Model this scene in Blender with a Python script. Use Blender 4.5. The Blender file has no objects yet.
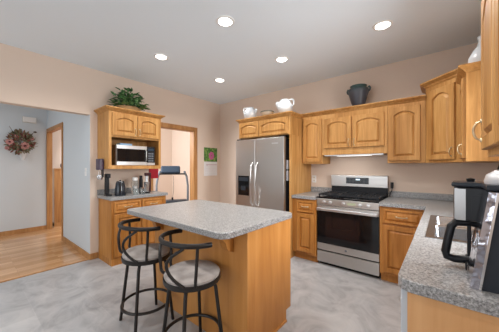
import bpy, bmesh, math, random
from mathutils import Vector, Matrix
random.seed(7)
S = bpy.context.scene
COL = S.collection
PI = math.pi
R = math.radians

# ------------------------------------------------------------------ camera
cam = bpy.data.cameras.new('camera')
cam.sensor_width = 36.0
cam.lens = 236.07 / 499 * 36
cam.shift_y = 1.06 / 499
cam.clip_start = 0.02
co = bpy.data.objects.new('camera', cam)
COL.objects.link(co)
co.location = (0, 0, 1.316)
co.rotation_euler = (R(90), 0, 0.6861)
S.camera = co

# ------------------------------------------------------------------ world / light / exposure
W = bpy.data.worlds.new('sky')
S.world = W
W.use_nodes = True
bg = W.node_tree.nodes['Background']
bg.inputs[0].default_value = (0.80, 0.90, 1.0, 1)
bg.inputs[1].default_value = 1.0
S.view_settings.view_transform = 'Standard'
S.view_settings.look = 'None'
S.view_settings.gamma = 1
S.view_settings.exposure = -0.10
S.view_settings.use_curve_mapping = False


def area(name, loc, target, sx, sy, power, col=(1, 1, 1)):
    l = bpy.data.lights.new(name, 'AREA')
    l.shape = 'RECTANGLE'
    l.size, l.size_y = sx, sy
    l.energy = power
    l.color = col
    o = bpy.data.objects.new(name, l)
    COL.objects.link(o)
    o.location = loc
    o.rotation_euler = (Vector(target) - Vector(loc)).to_track_quat('-Z', 'Y').to_euler()
    return o


area('daylight_rear_windows', (-1.6, -3.05, 1.45), (-1.7, 1.0, 3.2), 3.6, 1.9, 58, (0.92, 0.965, 1.0))
area('daylight_sink_window', (1.15, 1.90, 1.72), (-2.5, 1.6, 0.9), 1.2, 1.2, 125, (0.95, 0.98, 1.0))
area('fill_foyer', (-5.5, -1.2, 2.68), (-5.6, -1.0, 0.0), 1.6, 1.8, 40, (0.92, 0.97, 1.0))  # added fill lamp under the foyer ceiling; no window lets this light in
area('fill_exercise_room', (-5.4, 1.45, 2.2), (-5.2, 4.0, 1.3), 2.2, 0.9, 100, (0.92, 0.96, 1.0))  # fill lamp added inside the room to brighten its walls, no window behind it


# ------------------------------------------------------------------ materials
def mat(name, color=(0.8, 0.8, 0.8), rough=0.5, metal=0.0, **kw):
    m = bpy.data.materials.new(name)
    m.use_nodes = True
    b = m.node_tree.nodes['Principled BSDF']
    b.inputs['Base Color'].default_value = (*color, 1)
    b.inputs['Roughness'].default_value = rough
    b.inputs['Metallic'].default_value = metal
    for k, v in kw.items():
        b.inputs[k.replace('_', ' ')].default_value = v
    return m


def nodes(m):
    return m.node_tree.nodes, m.node_tree.links, m.node_tree.nodes['Principled BSDF']


def ramp(N, stops):
    r = N.new('ShaderNodeValToRGB')
    e = r.color_ramp.elements
    while len(e) < len(stops):
        e.new(0.5)
    for el, (p, c) in zip(e, stops):
        el.position = p
        el.color = (*c, 1)
    return r


def coords(N, L, scale, kind='Object', rnd=True):
    tc = N.new('ShaderNodeTexCoord')
    mp = N.new('ShaderNodeMapping')
    mp.inputs['Scale'].default_value = scale
    L.new(tc.outputs[kind], mp.inputs['Vector'])
    if rnd:
        oi = N.new('ShaderNodeObjectInfo')
        mu = N.new('ShaderNodeMath')
        mu.operation = 'MULTIPLY'
        mu.inputs[1].default_value = 37.0
        L.new(oi.outputs['Random'], mu.inputs[0])
        L.new(mu.outputs[0], mp.inputs['Location'])
    return mp


def wood(name, dark, mid, light, rough=0.45, scale=(34, 34, 2.2), spread=0.12):
    m = mat(name, mid, rough, Specular_IOR_Level=0.3)
    N, L, b = nodes(m)
    mp = coords(N, L, scale)
    n = N.new('ShaderNodeTexNoise')
    n.inputs['Scale'].default_value = 1.0
    n.inputs['Detail'].default_value = 5
    n.inputs['Roughness'].default_value = 0.6
    n.inputs['Distortion'].default_value = 0.6
    L.new(mp.outputs[0], n.inputs['Vector'])
    mp2 = coords(N, L, (scale[0] * .16, scale[1] * .16, scale[2] * .3))
    n2 = N.new('ShaderNodeTexNoise')
    n2.inputs['Scale'].default_value = 1.0
    n2.inputs['Detail'].default_value = 2
    L.new(mp2.outputs[0], n2.inputs['Vector'])
    mx = N.new('ShaderNodeMath')
    mx.operation = 'ADD'
    h1 = N.new('ShaderNodeMath')
    h1.operation = 'MULTIPLY'
    h1.inputs[1].default_value = 0.55
    h2 = N.new('ShaderNodeMath')
    h2.operation = 'MULTIPLY'
    h2.inputs[1].default_value = 0.45
    L.new(n.outputs['Fac'], h1.inputs[0])
    L.new(n2.outputs['Fac'], h2.inputs[0])
    L.new(h1.outputs[0], mx.inputs[0])
    L.new(h2.outputs[0], mx.inputs[1])
    r = ramp(N, [(0.5 - spread * 1.3, dark), (0.5, mid), (0.5 + spread, light)])
    L.new(mx.outputs[0], r.inputs[0])
    L.new(r.outputs[0], b.inputs['Base Color'])
    return m


OAK = wood('honey_oak', (0.34, 0.15, 0.038), (0.49, 0.245, 0.074), (0.59, 0.325, 0.115))
OAK_B = wood('honey_oak_dim', (0.30, 0.115, 0.020), (0.43, 0.175, 0.038), (0.51, 0.23, 0.058))  # same oak for base units, their dimmer, warmer light put into the colour
PANEL = wood('amber_veneer', (0.43, 0.17, 0.040), (0.52, 0.228, 0.060), (0.58, 0.275, 0.083), rough=0.4,
             scale=(14, 14, 1.2))
TRIM = wood('oak_trim', (0.33, 0.15, 0.05), (0.45, 0.22, 0.08), (0.53, 0.28, 0.11))

# speckled grey laminate
GRAN = mat('speckled_grey_laminate', (0.5, 0.5, 0.5), 0.3)
N, L, b = nodes(GRAN)
mp = coords(N, L, (1, 1, 1), rnd=False)
n1 = N.new('ShaderNodeTexNoise')
n1.inputs['Scale'].default_value = 112
n1.inputs['Detail'].default_value = 3
n1.inputs['Roughness'].default_value = 0.75
L.new(mp.outputs[0], n1.inputs['Vector'])
r1 = ramp(N, [(0.35, (0.075, 0.075, 0.08)), (0.43, (0.20, 0.198, 0.198)), (0.52, (0.285, 0.283, 0.283)), (0.65, (0.48, 0.48, 0.485))])
L.new(n1.outputs['Fac'], r1.inputs[0])
L.new(r1.outputs[0], b.inputs['Base Color'])

# floor tile
TILE = mat('grey_stone_tile', (0.5, 0.5, 0.5), 0.32)
N, L, b = nodes(TILE)
mp = coords(N, L, (1, 1, 1), rnd=False)
br = N.new('ShaderNodeTexBrick')
br.inputs['Scale'].default_value = 1.0
br.inputs['Brick Width'].default_value = 0.62
br.inputs['Row Height'].default_value = 0.42
br.inputs['Mortar Size'].default_value = 0.003
br.inputs['Mortar Smooth'].default_value = 0.3
br.inputs['Color1'].default_value = (0.40, 0.40, 0.41, 1)
br.inputs['Color2'].default_value = (0.465, 0.465, 0.475, 1)
br.inputs['Mortar'].default_value = (0.455, 0.455, 0.46, 1)
L.new(mp.outputs[0], br.inputs['Vector'])
nn = N.new('ShaderNodeTexNoise')
nn.inputs['Scale'].default_value = 3.2
nn.inputs['Detail'].default_value = 7
nn.inputs['Roughness'].default_value = 0.62
nn.inputs['Distortion'].default_value = 1.4
L.new(mp.outputs[0], nn.inputs['Vector'])
rr = ramp(N, [(0.32, (0.70, 0.70, 0.71)), (0.5, (0.97, 0.97, 0.97)), (0.68, (1.14, 1.13, 1.11))])
L.new(nn.outputs['Fac'], rr.inputs[0])
mx = N.new('ShaderNodeMix')
mx.data_type = 'RGBA'
mx.blend_type = 'MULTIPLY'
mx.inputs['Factor'].default_value = 1
L.new(br.outputs['Color'], mx.inputs['A'])
L.new(rr.outputs[0], mx.inputs['B'])
L.new(mx.outputs['Result'], b.inputs['Base Color'])

# hardwood floor planks along Y
HARD = mat('oak_strip_floor', (0.5, 0.3, 0.15), 0.16)
N, L, b = nodes(HARD)
tc = N.new('ShaderNodeTexCoord')
mp = N.new('ShaderNodeMapping')
mp.inputs['Rotation'].default_value = (0, 0, R(90))
L.new(tc.outputs['Object'], mp.inputs['Vector'])
br = N.new('ShaderNodeTexBrick')
br.inputs['Scale'].default_value = 1.0
br.inputs['Brick Width'].default_value = 0.9
br.inputs['Row Height'].default_value = 0.075
br.inputs['Mortar Size'].default_value = 0.0012
br.inputs['Color1'].default_value = (0.46, 0.24, 0.105, 1)
br.inputs['Color2'].default_value = (0.66, 0.40, 0.215, 1)
br.inputs['Mortar'].default_value = (0.30, 0.15, 0.06, 1)
L.new(mp.outputs[0], br.inputs['Vector'])
L.new(br.outputs['Color'], b.inputs['Base Color'])


def paint(name, c):
    m = mat(name, c, 0.75)
    N, L, b = nodes(m)
    mp = coords(N, L, (1, 1, 1), rnd=False)
    n = N.new('ShaderNodeTexNoise')
    n.inputs['Scale'].default_value = 180
    n.inputs['Detail'].default_value = 2
    L.new(mp.outputs[0], n.inputs['Vector'])
    bp = N.new('ShaderNodeBump')
    bp.inputs['Strength'].default_value = 0.06
    bp.inputs['Distance'].default_value = 0.002
    L.new(n.outputs['Fac'], bp.inputs['Height'])
    L.new(bp.outputs[0], b.inputs['Normal'])
    return m


PEACH = paint('peach_wall_paint', (0.72, 0.585, 0.485))
BLUE = paint('pale_blue_wall_paint', (0.61, 0.66, 0.70))
CEIL = paint('white_ceiling_paint', (0.80, 0.865, 0.92))
WHITE = mat('white_plastic', (0.85, 0.85, 0.84), 0.4)
CERAM = mat('white_ceramic', (0.64, 0.68, 0.72), 0.2)

STEEL = mat('brushed_stainless', (0.53, 0.51, 0.49), 0.34, 1.0)
N, L, b = nodes(STEEL)
mp = coords(N, L, (3, 3, 260), rnd=False)
n = N.new('ShaderNodeTexNoise')
n.inputs['Scale'].default_value = 1
n.inputs['Detail'].default_value = 3
L.new(mp.outputs[0], n.inputs['Vector'])
rr = ramp(N, [(0.3, (0.28, 0.28, 0.28)), (0.7, (0.42, 0.42, 0.42))])
L.new(n.outputs['Fac'], rr.inputs[0])
L.new(rr.outputs[0], b.inputs['Roughness'])
STEEL_L = mat('satin_steel', (0.70, 0.71, 0.72), 0.32, 1.0)
CHROME = mat('chrome', (0.82, 0.82, 0.84), 0.08, 1.0)
SINKST = mat('sink_steel', (0.46, 0.48, 0.51), 0.26, 1.0)
BRASS = mat('antique_brass', (0.60, 0.50, 0.34), 0.3, 1.0)
BLACK = mat('black_plastic', (0.012, 0.012, 0.014), 0.3, Specular_IOR_Level=0.22)
BLKGL = mat('black_glass', (0.006, 0.006, 0.007), 0.07, Specular_IOR_Level=0.35)
IRON = mat('cast_iron', (0.018, 0.019, 0.022), 0.5, Specular_IOR_Level=0.22)
DMETAL = mat('dark_bronze_metal', (0.020, 0.017, 0.016), 0.38, 0.4)
NAVY = mat('charcoal_navy_plastic', (0.026, 0.031, 0.040), 0.38, Specular_IOR_Level=0.22)
DARKIN = mat('dark_interior', (0.03, 0.025, 0.02), 0.6)
SEATF = mat('taupe_fabric', (0.36, 0.32, 0.30), 0.85)
N, L, b = nodes(SEATF)
mp = coords(N, L, (1, 1, 1))
n = N.new('ShaderNodeTexNoise')
n.inputs['Scale'].default_value = 9
n.inputs['Detail'].default_value = 6
L.new(mp.outputs[0], n.inputs['Vector'])
rr = ramp(N, [(0.35, (0.31, 0.275, 0.255)), (0.65, (0.47, 0.43, 0.41))])
L.new(n.outputs['Fac'], rr.inputs[0])
L.new(rr.outputs[0], b.inputs['Base Color'])
RED = mat('red_cloth', (0.36, 0.012, 0.025), 0.85)
PURPLE = mat('dark_plum_plastic', (0.055, 0.03, 0.06), 0.35)
GREYP = mat('grey_plastic', (0.17, 0.19, 0.22), 0.45)
BLUEC = mat('blue_card', (0.30, 0.50, 0.72), 0.6)
BLUEP = mat('slate_blue_plastic', (0.03, 0.05, 0.08), 0.45, Specular_IOR_Level=0.3)
GLASS = mat('clear_glass', (0.9, 0.95, 0.95), 0.04, Transmission_Weight=0.9, IOR=1.3)
SMOKE = mat('carafe_glass', (0.35, 0.22, 0.16), 0.05, Transmission_Weight=0.7, IOR=1.3)
LEAF = mat('pothos_green', (0.035, 0.11, 0.028), 0.45)
N, L, b = nodes(LEAF)
mp = coords(N, L, (1, 1, 1), rnd=False)
n = N.new('ShaderNodeTexNoise')
n.inputs['Scale'].default_value = 28
L.new(mp.outputs[0], n.inputs['Vector'])
rr = ramp(N, [(0.35, (0.02, 0.075, 0.025)), (0.52, (0.06, 0.17, 0.05)), (0.66, (0.20, 0.33, 0.14))])
L.new(n.outputs['Fac'], rr.inputs[0])
L.new(rr.outputs[0], b.inputs['Base Color'])
DRYLEAF = mat('dried_foliage', (0.10, 0.085, 0.05), 0.8)
N, L, b = nodes(DRYLEAF)
mp = coords(N, L, (1, 1, 1), rnd=False)
n = N.new('ShaderNodeTexNoise')
n.inputs['Scale'].default_value = 24
L.new(mp.outputs[0], n.inputs['Vector'])
rr = ramp(N, [(0.40, (0.24, 0.055, 0.05)), (0.5, (0.12, 0.12, 0.06)), (0.64, (0.22, 0.21, 0.13))])
L.new(n.outputs['Fac'], rr.inputs[0])
L.new(rr.outputs[0], b.inputs['Base Color'])
PINK = mat('dusty_pink_petals', (0.55, 0.27, 0.25), 0.7)
MAROON = mat('maroon_flower_eye', (0.09, 0.01, 0.02), 0.7)
WICKER = mat('tan_wicker', (0.42, 0.27, 0.13), 0.7)
CREAM = mat('cream_ceramic', (0.66, 0.60, 0.50), 0.5)
POTM = mat('slate_glaze', (0.05, 0.055, 0.07), 0.4)
N, L, b = nodes(POTM)
tc = N.new('ShaderNodeTexCoord')
sx = N.new('ShaderNodeSeparateXYZ')
L.new(tc.outputs['Object'], sx.inputs[0])
wv = N.new('ShaderNodeTexNoise')
wv.inputs['Scale'].default_value = 14
L.new(tc.outputs['Object'], wv.inputs['Vector'])
ad = N.new('ShaderNodeMath')
ad.operation = 'MULTIPLY_ADD'
ad.inputs[1].default_value = 0.08
L.new(wv.outputs['Fac'], ad.inputs[0])
L.new(sx.outputs['Z'], ad.inputs[2])
rr = ramp(N, [(0.10, (0.045, 0.043, 0.055)), (0.24, (0.062, 0.066, 0.082)), (0.31, (0.045, 0.085, 0.082)), (0.36, (0.020, 0.06, 0.045))])
L.new(ad.outputs[0], rr.inputs[0])
L.new(rr.outputs[0], b.inputs['Base Color'])


def emis(name, c, s):
    m = mat(name, c, 0.5)
    b = m.node_tree.nodes['Principled BSDF']
    b.inputs['Emission Color'].default_value = (*c, 1)
    b.inputs['Emission Strength'].default_value = s
    return m


LAMP = emis('lamp_lens', (1.0, 0.98, 0.94), 14)
HOODL = emis('hood_lamp_lens', (1.0, 0.97, 0.93), 1.5)
DISP = emis('clock_digits', (0.7, 0.85, 0.95), 1.2)
LCD = mat('display_strip', (0.42, 0.44, 0.30), 0.3)


# ------------------------------------------------------------------ mesh helpers
def obj(name, bm, m, parent=None, loc=(0, 0, 0), rz=0.0, smooth=False, rot=None):
    me = bpy.data.meshes.new(name)
    bmesh.ops.recalc_face_normals(bm, faces=bm.faces[:])
    if smooth:
        for f in bm.faces:
            f.smooth = True
    bm.to_mesh(me)
    bm.free()
    for mm in (m if isinstance(m, (list, tuple)) else [m]):
        me.materials.append(mm)
    if smooth:
        try:
            me.set_sharp_from_angle(angle=R(40))
        except Exception:
            pass
    o = bpy.data.objects.new(name, me)
    COL.objects.link(o)
    o.location = loc
    o.rotation_euler = rot if rot else (0, 0, rz)
    if parent:
        o.parent = parent
    return o


def thing(name, label, cat, loc=(0, 0, 0), rz=0, group=None):
    o = bpy.data.objects.new(name, None)
    COL.objects.link(o)
    o.empty_display_size = 0.05
    o.location = loc
    o.rotation_euler = (0, 0, rz)
    return tag(o, label, cat, group)


def tag(o, label, cat, group=None):
    o['label'] = label
    o['category'] = cat
    if group:
        o['group'] = group
    return o


def struct(name, bm, m, parent=None, **k):
    o = obj(name, bm, m, parent, **k)
    if not parent:
        o['kind'] = 'structure'
    return o


def BM():
    return bmesh.new()


def box(bm, x0, x1, y0, y1, z0, z1, bev=0.0):
    t = bmesh.new()
    vs = [t.verts.new((x, y, z)) for x in (x0, x1) for y in (y0, y1) for z in (z0, z1)]
    for q in ((0, 1, 3, 2), (4, 6, 7, 5), (0, 4, 5, 1), (2, 3, 7, 6), (0, 2, 6, 4), (1, 5, 7, 3)):
        t.faces.new([vs[i] for i in q])
    if bev:
        bmesh.ops.recalc_face_normals(t, faces=t.faces[:])
        bmesh.ops.bevel(t, geom=t.edges[:], offset=bev, segments=2, affect='EDGES', profile=0.5)
    merge(bm, t)
    return bm


def merge(bm, t, M=None):
    if M is not None:
        bmesh.ops.transform(t, matrix=M, verts=t.verts[:])
    mp = {v: bm.verts.new(v.co) for v in t.verts}
    for f in t.faces:
        try:
            nf = bm.faces.new([mp[v] for v in f.verts])
            nf.smooth = f.smooth
            nf.material_index = f.material_index
        except ValueError:
            pass
    t.free()
    return bm


def bx(*a, bev=0.0):
    return box(BM(), *a, bev=bev)


def prism(bm, poly, z0, z1, bev=0.0):
    t = bmesh.new()
    a = [t.verts.new((x, y, z0)) for x, y in poly]
    c = [t.verts.new((x, y, z1)) for x, y in poly]
    n = len(poly)
    t.faces.new(a)
    t.faces.new(c)
    for i in range(n):
        t.faces.new((a[i], a[(i + 1) % n], c[(i + 1) % n], c[i]))
    if bev:
        bmesh.ops.recalc_face_normals(t, faces=t.faces[:])
        es = [e for e in t.edges if abs(e.verts[0].co.z - e.verts[1].co.z) < 1e-6]
        bmesh.ops.bevel(t, geom=es, offset=bev, segments=2, affect='EDGES', profile=0.5)
    return merge(bm, t)


def loft2(bm, p0, z0, p1, z1):
    a = [bm.verts.new((x, y, z0)) for x, y in p0]
    c = [bm.verts.new((x, y, z1)) for x, y in p1]
    n = len(a)
    for i in range(n):
        bm.faces.new((a[i], a[(i + 1) % n], c[(i + 1) % n], c[i]))
    return a, c


def crown_bm(p_in, p_mid, p_out, z0, h):
    """moulding: three stacked outlines, closed at top and bottom"""
    bm = BM()
    zs = [(p_in, z0), (p_mid, z0 + h * .25), (p_mid, z0 + h * .35), (p_out, z0 + h * .78), (p_out, z0 + h)]
    rings = [[bm.verts.new((x, y, z)) for x, y in p] for p, z in zs]
    n = len(p_in)
    bm.faces.new(rings[0])
    bm.faces.new(rings[-1])
    for a, c in zip(rings, rings[1:]):
        for i in range(n):
            bm.faces.new((a[i], a[(i + 1) % n], c[(i + 1) % n], c[i]))
    return bm


def crown_rect(w, d, z0, h=0.055, left=0, right=0, out=0.05, front=None):
    f = out if front is None else front

    def P(k):
        return [(-left * out * k - 0.0, -f * k), (w + right * out * k, -f * k), (w + right * out * k, d), (-left * out * k, d)]
    return crown_bm(P(0.02), P(0.3), P(1.0), z0, h)


def lathe(bm, prof, n=24, c=(0, 0, 0), cap=True, sx=1, sy=1):
    rings = []
    for r, z in prof:
        rings.append([bm.verts.new((c[0] + r * sx * math.cos(2 * PI * i / n), c[1] + r * sy * math.sin(2 * PI * i / n), c[2] + z)) for i in range(n)])
    for a, b2 in zip(rings, rings[1:]):
        for i in range(n):
            f = bm.faces.new((a[i], a[(i + 1) % n], b2[(i + 1) % n], b2[i]))
            f.smooth = True
    if cap:
        bm.faces.new(rings[0])
        bm.faces.new(rings[-1])
    return bm


def tube(bm, pts, r, n=8, closed=False, flat=None):
    pts = [Vector(p) for p in pts]
    m = len(pts)
    rings = []
    up = None
    for i, p in enumerate(pts):
        if closed:
            t = pts[(i + 1) % m] - pts[i - 1]
        else:
            t = pts[min(i + 1, m - 1)] - pts[max(i - 1, 0)]
        t.normalize()
        if up is None:
            up = Vector((0, 0, 1)) if abs(t.z) < 0.9 else Vector((1, 0, 0))
        s = t.cross(up)
        s.normalize()
        u = s.cross(t)
        u.normalize()
        if flat is None:
            up = u
        rr = r[i] if isinstance(r, (list, tuple)) else r
        fx, fz = flat if flat else (1, 1)
        rings.append([bm.verts.new(p + (s * math.cos(2 * PI * k / n) * fx + u * math.sin(2 * PI * k / n) * fz) * rr) for k in range(n)])
    seq = list(zip(rings, rings[1:])) + ([(rings[-1], rings[0])] if closed else [])
    for a, c in seq:
        for k in range(n):
            f = bm.faces.new((a[k], a[(k + 1) % n], c[(k + 1) % n], c[k]))
            f.smooth = True
    if not closed:
        bm.faces.new(rings[0])
        bm.faces.new(rings[-1])
    return bm


def arc(c, rx, ry, a0, a1, n, z=0.0):
    return [(c[0] + rx * math.cos(a0 + (a1 - a0) * i / n), c[1] + ry * math.sin(a0 + (a1 - a0) * i / n), z) for i in range(n + 1)]


def door_bm(w, h, arch=0.0, t=0.024, stile=0.052, n=12):
    """raised-panel door, front at y=-t, back at y=0, x 0..w, z 0..h"""
    bm = BM()

    def ring(k, y, flat=False):
        x0, x1, z0, z1 = k, w - k, k, h - k
        pts = []
        for i in range(n):
            pts.append((x0 + (x1 - x0) * i / n, y, z0))
        a = 0 if flat else arch
        zc = z1 - a

        def top(x):
            if a == 0:
                return z1
            q = abs(2 * (x - (x0 + x1) / 2) / (x1 - x0))
            return z1 - a * min(1.0, q) ** 2.0
        for i in range(n):
            pts.append((x1, y, z0 + (top(x1) - z0) * i / n))
        for i in range(n):
            x = x1 + (x0 - x1) * i / n
            pts.append((x, y, top(x)))
        for i in range(n):
            pts.append((x0, y, top(x0) + (z0 - top(x0)) * i / n))
        return [bm.verts.new(p) for p in pts]
    e = 0.004
    rs = [ring(0, 0, True), ring(0, -t + e, True), ring(e, -t, True), ring(stile, -t), ring(stile + .004, -t + .017),
          ring(stile + .009, -t + .017), ring(stile + .030, -t + .001)]
    m = len(rs[0])
    for a, c in zip(rs, rs[1:]):
        for i in range(m):
            bm.faces.new((a[i], a[(i + 1) % m], c[(i + 1) % m], c[i]))
    bm.faces.new(rs[0])
    bm.faces.new(rs[-1])
    return bm


def drawer_bm(w, h, t=0.024):
    return door_bm(w, h, 0, t, stile=0.022, n=2)


def pull_bm(L_=0.085, vertical=True):
    """bow pull, centred, mounted on y=0 and standing out to -y"""
    pts = []
    for i in range(11):
        s = i / 10
        d = -0.026 * (math.sin(PI * s) ** 0.45 if 0 < s < 1 else 0)
        q = (s - .5) * L_
        pts.append((0, d, q) if vertical else (q, d, 0))
    bm = tube(BM(), pts, [0.004 + 0.001 * math.sin(PI * i / 10) for i in range(11)], 8)
    for q in (-L_ / 2, L_ / 2):
        c = (0, 0, q) if vertical else (q, 0, 0)
        t = BM()
        lathe(t, [(0.010, 0), (0.009, 0.004), (0.004, 0.006)], 10)
        merge(bm, t, Matrix.Translation(c) @ Matrix.Rotation(R(90), 4, 'X'))
    return bm


def add_door(root, x0, x1, z0, z1, m, arch=0.045, handle=None, y=0.0, stile=0.052):
    w, h = x1 - x0, z1 - z0
    d = obj('door', door_bm(w, h, arch, stile=stile), m, root, loc=(x0, y, z0))
    if handle:
        hx, hz = handle
        obj('handle', pull_bm(0.085), BRASS, d, loc=(hx if hx >= 0 else w + hx, -0.024, hz if hz >= 0 else h + hz), smooth=True)
    return d


def add_drawer(root, x0, x1, z0, z1, m, y=0.0):
    w, h = x1 - x0, z1 - z0
    d = obj('drawer', drawer_bm(w, h), m, root, loc=(x0, y, z0))
    obj('handle', pull_bm(0.095, False), BRASS, d, loc=(w / 2, -0.024, h / 2), smooth=True)
    return d


# ================================================================== THE SETTING
XA, YB, XC, H = -3.87, 3.69, 0.46, 2.72
YR = -3.2          # rear wall, behind the viewer

struct('floor', bx(-3.9, XC + .12, YR - .12, YB + .12, -0.06, 0), TILE)
bm = bx(-7.0, -3.9, -2.6, 1.16, -0.06, 0)
box(bm, -7.12, -3.99, 1.16, 4.6, -0.06, 0)
struct('floor_foyer', bm, HARD)
struct('ceiling', bx(-3.99, XC + .12, YR - .12, YB + .12, H, H + .06), CEIL)
bm = bx(-6.62, -3.99, -2.6, 1.16, H, H + .06)
box(bm, -7.12, -3.99, 1.16, 4.6, H, H + .06)
struct('ceiling_foyer', bm, CEIL)

# left wall (wide foyer opening, then the doorway to the exercise room)
DY0, DY1, DZ = 2.085, 2.975, 2.045
bm = bx(XA - .12, XA, 1.16, DY0, 0, H)
box(bm, XA - .12, XA, DY1, YB + .12, 0, H)
box(bm, XA - .12, XA, DY0, DY1, DZ, H)
box(bm, XA - .12, XA, -2.3, 1.16, 2.06, H)
box(bm, XA - .12, XA, YR - .12, -2.3, 0, H)
struct('wall_left', bm, PEACH)
struct('wall_back', bx(XA, XC + .12, YB, YB + .12, 0, H), PEACH)
# right wall with the window above the sink
WY0, WY1, WZ0, WZ1 = 1.58, 2.34, 1.08, 2.05
bm = bx(XC, XC + .12, YR - .12, WY0, 0, H)
box(bm, XC, XC + .12, WY1, YB, 0, H)
box(bm, XC, XC + .12, WY0, WY1, 0, WZ0)
box(bm, XC, XC + .12, WY0, WY1, WZ1, H)
struct('wall_right', bm, PEACH)
bm = bx(XC - .012, XC, WY0 - .06, WY1 + .06, WZ0 - .06, WZ0)
box(bm, XC - .012, XC, WY0 - .06, WY1 + .06, WZ1, WZ1 + .06)
box(bm, XC - .012, XC, WY0 - .06, WY0, WZ0, WZ1)
box(bm, XC - .012, XC, WY1, WY1 + .06, WZ0, WZ1)
box(bm, XC + .06, XC + .09, WY0, WY1, (WZ0 + WZ1) / 2 - .02, (WZ0 + WZ1) / 2 + .02)
struct('window_1', bm, TRIM)
# rear wall with two big windows
bm = bx(XA, XC, YR - .12, YR, 0, 0.45)
box(bm, XA, XC, YR - .12, YR, 2.45, H)
for a, c in ((XA, -3.5), (-1.75, -1.45), (0.25, XC)):
    box(bm, a, c, YR - .12, YR, 0.45, 2.45)
struct('wall_rear', bm, PEACH)
for k, (a, c) in enumerate(((-3.5, -1.75), (-1.45, 0.25))):
    bm = bx(a, c, YR - .08, YR - .04, 0.45, 0.51)
    box(bm, a, c, YR - .08, YR - .04, 2.39, 2.45)
    for x in (a, (a + c) / 2 - .03, c - .06):
        box(bm, x, x + .06, YR - .08, YR - .04, 0.51, 2.39)
    struct('window_%d' % (k + 2), bm, TRIM)

# foyer shell
struct('wall_foyer_far', bx(-6.62, -6.5, -2.6, 1.16, 0, H), BLUE)
bm = bx(-6.62, -6.47, 1.16, 1.23, 0, H)
box(bm, -5.30, XA - .12, 1.16, 1.23, 0, H)
box(bm, -6.47, -5.30, 1.16, 1.23, 2.07, H)
struct('wall_foyer_side', bm, BLUE)
struct('wall_foyer_front', bx(-6.5, XA - .12, -2.6, -2.5, 0, H), BLUE)
# end face of the left wall, foyer side, is painted blue as well
struct('wall_foyer_end', bx(XA - .12, XA - .008, 1.157, 1.1605, 0, 2.06), BLUE)
# exercise room shell
struct('wall_exercise_far', bx(-7.12, -7.0, 1.28, 4.58, 0, H), PEACH)
struct('wall_exercise_side', bx(-7.0, XA - .12, 4.46, 4.58, 0, H), PEACH)

# oak trim
bm = bx(XA - .125, XA, DY0, DY0 + .018, 0, DZ - .018)
box(bm, XA - .125, XA, DY1 - .018, DY1, 0, DZ - .018)
box(bm, XA - .125, XA, DY0, DY1, DZ - .018, DZ)
box(bm, XA, XA + .015, DY0 - .065, DY0 + .004, 0, DZ - .004)
box(bm, XA, XA + .015, DY1 - .004, DY1 + .065, 0, DZ - .004)
box(bm, XA, XA + .015, DY0 - .065, DY1 + .065, DZ - .004, DZ + .065)
struct('trim_1', bm, TRIM)
bm = bx(-6.47, -6.452, 1.158, 1.235, 0, 2.05)
box(bm, -5.318, -5.30, 1.158, 1.235, 0, 2.05)
box(bm, -6.47, -5.30, 1.158, 1.235, 2.05, 2.07)
box(bm, -6.5, -6.452, 1.143, 1.158, 0, 2.05)
box(bm, -5.318, -5.265, 1.143, 1.158, 0, 2.05)
box(bm, -6.5, -5.265, 1.143, 1.158, 2.05, 2.12)
struct('trim_2', bm, TRIM)
struct('baseboard_foyer_far', bx(-6.5, -6.486, -2.5, 1.143, 0, 0.085, bev=.003), TRIM)
bm = bx(-5.26, XA, 1.146, 1.158, 0, 0.085, bev=.003)
box(bm, XA, XA + .013, 1.146, 1.256, 0, 0.085, bev=.003)
struct('baseboard_foyer_side', bm, TRIM)
struct('baseboard_left', bx(XA, XA + .013, DY1 + .066, YB, 0, 0.085, bev=.003), TRIM)
struct('trim_3', bx(-3.925, -3.885, -2.3, 1.145, 0, 0.006), TRIM)

# ================================================================== RECESSED LIGHTS
place = ['over the left end of the island', 'nearest the planted hutch', 'farthest back toward the fridge',
         'in front of the fridge and range', 'toward the right wall above the range side']
for k, (x, y) in enumerate([(-1.62, 1.61), (-2.77, 1.61), (-2.78, 2.64), (-1.62, 2.64), (-0.46, 2.64)]):
    lab = ['largest-looking round recessed ceiling light, nearest the viewer, above the island',
           'round recessed ceiling light nearest the hutch with the plant',
           'smallest-looking round recessed ceiling light, up behind the island toward the calendar wall',
           'round recessed ceiling light in front of the fridge cabinets and the white pitchers',
           'round recessed ceiling light farthest right, in front of the dark urn'][k]
    t = thing('recessed_ceiling_light', lab, 'ceiling light', (x, y, H), group='recessed ceiling lights')
    bm = lathe(BM(), [(0.062, -0.001), (0.066, -0.010), (0.088, -0.006), (0.090, 0.0)], 28, cap=False)
    obj('trim_ring', bm, WHITE, t, smooth=True)
    obj('lens', lathe(BM(), [(0.063, -0.006), (0.062, -0.003)], 28), LAMP, t)

# the lamps of the ceiling grid, with the rest of the grid above and behind the viewer
lamp = bpy.data.lights.new('recessed_lamp', 'SPOT')
lamp.energy = 36
lamp.spot_size = R(150)
lamp.spot_blend = 0.7
lamp.shadow_soft_size = 0.06
lamp.color = (1, 0.965, 0.92)
for x, y in [(-1.62, 1.61), (-2.77, 1.61), (-2.78, 2.64), (-1.62, 2.64), (-0.46, 2.64), (-0.46, 1.61), (-0.46, 0.57), (-1.62, 0.57), (-2.77, 0.57)]:
    lo = bpy.data.objects.new('recessed_lamp', lamp)
    COL.objects.link(lo)
    lo.location = (x, y, H - 0.03)

# ================================================================== UPPER CABINETS
UF = 3.37          # face of the uppers on the back wall
UD = YB - UF
CT = 2.08          # case top / crown bottom


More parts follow.
